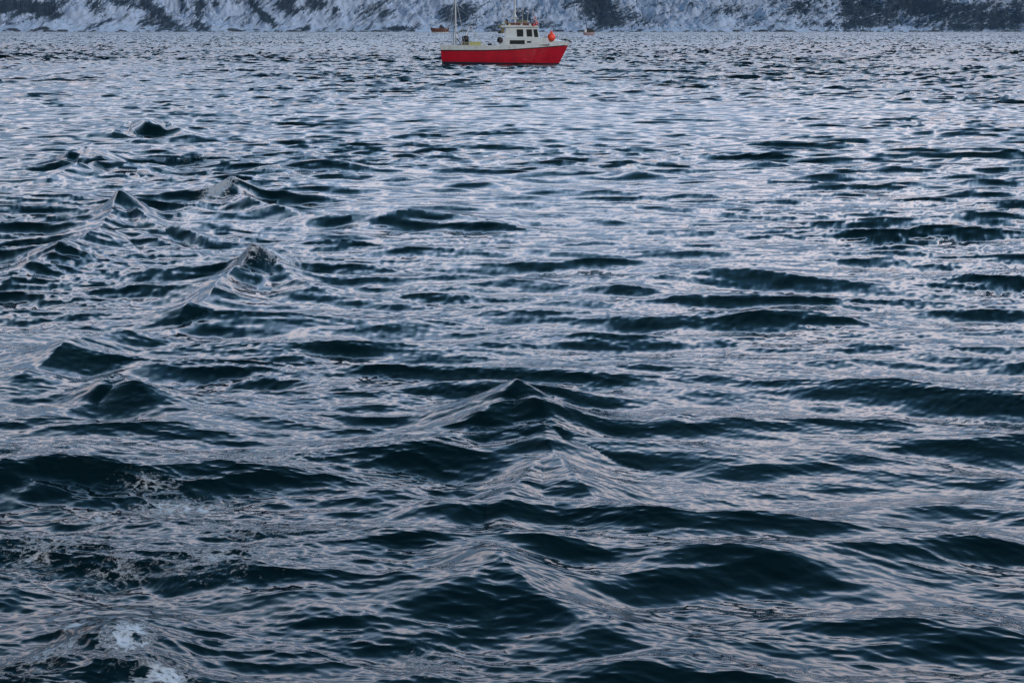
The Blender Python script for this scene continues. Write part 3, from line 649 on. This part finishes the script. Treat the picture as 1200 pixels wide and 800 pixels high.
# life raft canister, exhaust, roof rail, spotlights, shrouds
b = MB(); b.lathe([(.02, -.5), (.2, -.48), (.24, -.3), (.25, 0), (.24, .3), (.2, .48), (.02, .5)], (X_(612), .55, Z_(28.2)), 'x', 16); b.build('life_raft_canister', M['olive'], boat, smooth=True)
b = MB(); b.tube([(X_(594.5), .75, Z_(31)), (X_(594.5), .75, Z_(25)), (X_(593), .75, Z_(23.8))], .07, 10); b.build('exhaust_pipe', M['black'], boat, smooth=True)
for sy in (-1, 1):
    b = MB(); b.tube([(X_(596), 1.18 * sy, Z_(28.0)), (X_(628), 1.18 * sy, Z_(28.6))], .016, 6)
    for px in (596, 604, 612, 620, 628): b.tube([(X_(px), 1.18 * sy, Z_(31.2)), (X_(px), 1.18 * sy, Z_(28.1))], .014, 6)
    b.build('roof_rail', M['steel'], boat)
for px, yy in ((603.3, -.95), (603.3, 1.05)):
    b = MB(); b.tube([(X_(px), .1, Z_(6)), (X_(px) - .05, yy, Z_(31))], .012, 5); b.build('shroud', M['steel'], boat)
for px, yy in ((524, -1.3), (524, 1.3), (545, -1.5), (545, 1.5)):
    b = MB(); b.tube([(X_(533.3), 0, Z_(-4)), (X_(px), yy, Z_(53.5))], .012, 5); b.build('shroud', M['steel'], boat)
b = MB(); b.tube([(X_(534), -.05, Z_(40)), (X_(556), -.5, Z_(26))], [.05, .035], 8); b.tube([(X_(556), -.5, Z_(26)), (X_(556), -.5, Z_(45))], .010, 5); b.tube([(X_(556), -.5, Z_(26)), (X_(533.3), 0, Z_(8))], .010, 5); b.build('derrick_boom', M['steel'], mast)
b = MB(); b.lathe([(.03, -.3), (.22, -.28), (.08, -.2), (.08, .2), (.22, .28), (.03, .3)], (X_(574), -.7, Z_(54.6)), 'y', 16); b.build('winch', M['boot'], boat, smooth=True)
b = MB(); b.prism([(X_(636), Z_(45.2)), (X_(641), Z_(45.6)), (X_(641), Z_(43.6)), (X_(636), Z_(43.0))], -.45, .45); b.build('deck_hatch', M['fwhite'], boat, bevel=.03)
b = MB(); b.tube([(X_(650), 0, Z_(47)), (X_(650), 0, Z_(38))], .03, 6); b.build('bow_staff', M['steel'], boat)

def on_boat(x, y, z): return (BX + x, BY + 1.7 + y, z)
# flag, drooping in folds from the staff
def flag():
    nu, nv = 22, 16; vs = []; fs = []; mi = []
    a0 = Vector((X_(626.2), -1.3, Z_(18.5))); a1 = Vector((X_(631.5), -1.3, Z_(30)))
    for j in range(nv + 1):
        h_ = a0.lerp(a1, j / nv)
        for i in range(nu + 1):
            u = i / nu; w_ = j / nv; vs.append((h_.x - u * (.06 + .52 * w_) + .02 * math.sin(u * 9 + j * .2), -1.3 + .09 * math.sin(u * 11 + j * .12) * u ** .5, h_.z - u * (.80 - .62 * w_)))
    def band(k, n_):
        return 2 if k in (7, 8) else (1 if k in (6, 9) else 0)
    for j in range(nv):
        for i in range(nu):
            a_ = j * (nu + 1) + i; fs.append((a_, a_ + 1, a_ + nu + 2, a_ + nu + 1))
            mi.append(2 if (band(i, 0) == 2 or band(j, 0) == 2) else (1 if (band(i, 0) == 1 or band(j, 0) == 1) else 0))
    me = bpy.data.meshes.new('flag'); me.from_pydata(vs, [], fs); [me.materials.append(M[k]) for k in ('fred', 'fwhite', 'blue')]; me.polygons.foreach_set('material_index', mi); me.shade_smooth()
    o = bpy.data.objects.new('flag', me); S.collection.objects.link(o); o.location = on_boat(0, 0, 0)
    md = o.modifiers.new('thickness', 'SOLIDIFY'); md.thickness = .006
    tag(o, 'red flag with a blue and white cross, hanging above the wheelhouse', 'flag')
flag()
def buoy(px, py, y, rad, name_mat, label, cat='buoy', eye=True):
    t_ = empty('mooring_buoy', on_boat(X_(px), y, Z_(py) - rad)); tag(t_, label, cat)
    b = MB(); pr = [(.02, -rad * 1.05)] + [(rad * math.cos(a_), rad * math.sin(a_)) for a_ in [R(x) for x in (-75, -55, -35, -15, 5, 25, 42, 56)]] + [(rad * .42, rad * .98), (rad * .22, rad * 1.12), (rad * .16, rad * 1.3), (.01, rad * 1.32)]
    b.lathe([(r_, h + rad) for r_, h in pr], (0, 0, 0), 'z', 24); b.build('float', M[name_mat], t_, smooth=True)
    b = MB(); b.lathe([(rad * .30, 0), (rad * .34, .03), (rad * .16, .10), (.01, .12)], (0, 0, rad * 2.22), 'z', 14); b.build('rope_eye', M['orange'], t_, smooth=True)
buoy(646.2, 44.6, -1.18, .37, 'orange', 'large orange round buoy hung on the foredeck rail of the red boat')
# tubs and gear on the aft deck
def tub(px0, px1, py0, py1, y0, y1, m_, label, cat='tub', name='fish_tub'):
    t_ = empty(name, on_boat(X_((px0 + px1) / 2), (y0 + y1) / 2, Z_(py1))); tag(t_, label, cat)
    w_ = X_(px1) - X_(px0); h_ = Z_(py0) - Z_(py1); d_ = y1 - y0; b = MB(); th = .05
    for (xa, xb, ya, yb) in ((-w_ / 2, w_ / 2, -d_ / 2, -d_ / 2 + th), (-w_ / 2, w_ / 2, d_ / 2 - th, d_ / 2), (-w_ / 2, -w_ / 2 + th, -d_ / 2 + th + .002, d_ / 2 - th - .002), (w_ / 2 - th, w_ / 2, -d_ / 2 + th + .002, d_ / 2 - th - .002)):
        b.box(xa, xb, ya, yb, 0, h_)
    b.box(-w_ / 2 + th + .002, w_ / 2 - th - .002, -d_ / 2 + th + .002, d_ / 2 - th - .002, .02, .06)
    b.build('tub_body', M[m_], t_, bevel=.015)
    for ya in (-d_ / 2 - .042, d_ / 2 + .002):
        b = MB(); b.box(-w_ / 2 - .03, w_ / 2 + .03, ya, ya + .04, h_ - .09, h_ - .01); b.build('tub_rim', M[m_], t_)
tub(550, 563, 49.8, 57, -1.3, -.3, 'yellow', 'pale yellow fish tub on the aft deck, beside the gallows legs')
tub(541, 549, 50.4, 57, -1.25, -.35, 'olive', 'dull olive fish tub below the aft mast, nearer the stern')
b = MB(); b.lathe([(.02, -.3), (.26, -.28), (.3, 0), (.26, .28), (.02, .3)], (0, 0, .30), 'x', 16)
nb = b.build('net_bundle', M['black'], None, smooth=True); nb.location = on_boat(X_(545.2), -.8, Z_(50.6)); tag(nb, 'black rolled net bundle lying on the olive tub', 'net')

# ------------------------------------------------------------------ distant boats
def far_hull(bld, L_, H_, B_, sheer_up=.25, mi_split=None):
    n = 14; lev = [(0, .72), (.25, .86), (.6, .95), (1.0, 1.0)]
    for side in (-1, 1):
        base = len(bld.v)
        for i in range(n + 1):
            s = i / n; hb_ = B_ / 2 * (1 - abs(2 * s - 1) ** 3.0) + .02
            for (lz, lw) in lev:
                z = -.3 + lz * (H_ * (1 + sheer_up * (2 * s - 1) ** 2) + .3); bld.v.append(((s - .5) * L_ * (0.80 + .20 * lz), side * hb_ * lw, z))
        for i in range(n):
            for j in range(3):
                a_ = base + i * 4 + j; bld.f.append([a_, a_ + 4, a_ + 5, a_ + 1]); bld.m.append(0 if j else bld.mi)
    n0 = (n + 1) * 4
    for i in range(n):
        a_ = i * 4 + 3; bld.f.append([a_, a_ + 4, a_ + 4 + n0, a_ + n0]); bld.m.append(0)
wx, wy = at(515.5, 39.0); kk = wy / (FPX * ray(515, 39).y)
t1 = empty('cargo_boat', (wx, wy, 0)); tag(t1, 'small brown hulled wooden vessel far off near the snowy shore', 'boat')
b = MB(); b.mi = 1; far_hull(b, 23 * kk, 5.4 * kk, 5.0, .22); b.build('hull', [M['wood'], M['white']], t1, smooth=True)
b = MB(); b.box(-1.0 * kk, 5 * kk, -1.6, 1.6, 4.2 * kk, 7.6 * kk, inset=.2); b.box(0, 3 * kk, -1.2, 1.2, 7.6 * kk, 9.4 * kk, inset=.2); b.build('deckhouse', M['boot'], t1, bevel=.1)
b = MB(); b.box(6 * kk, 9 * kk, -1.6, 1.6, 5.0 * kk, 6.2 * kk); b.build('hatch', M['white'], t1, bevel=.05)
b = MB(); b.tube([(-5 * kk, 0, 4 * kk), (-5 * kk, 0, 11 * kk)], .12, 6); b.build('mast', M['steel'], t1)
wx, wy = at(690, 41.6); kk = wy / (FPX * ray(690, 41).y)
t2 = empty('small_fishing_boat', (wx, wy, 0)); tag(t2, 'tiny white boat with red waterline and dark mast beyond the bow', 'boat')
b = MB(); b.mi = 1; far_hull(b, 14 * kk, 3.2 * kk, 2.4, .3); b.build('hull', [mat('faded_pink_hull', (0.34, 0.25, 0.27), 0.5), M['red']], t2, smooth=True)
b = MB(); b.box(-5 * kk, -2.5 * kk, -.8, .8, 3.0 * kk, 6.8 * kk, inset=.08); wh2 = b.build('wheelhouse', M['fwhite'], t2, bevel=.05)
b = MB(); b.prism([(-2.8 * kk, 3 * kk), (6 * kk, 3 * kk), (6.6 * kk, 5.4 * kk), (2 * kk, 7.8 * kk), (-2.6 * kk, 8.6 * kk)], -.7, .7); b.build('spray_hood', M['black'], t2, bevel=.05)
b = MB(); b.tube([(-1.6 * kk, 0, 3 * kk), (-4.2 * kk, 0, 19 * kk)], [.28, .16], 8); b.tube([(-3 * kk, 0, 13 * kk), (3 * kk, 0, 8 * kk)], .10, 6); b.build('mast', M['black'], t2)
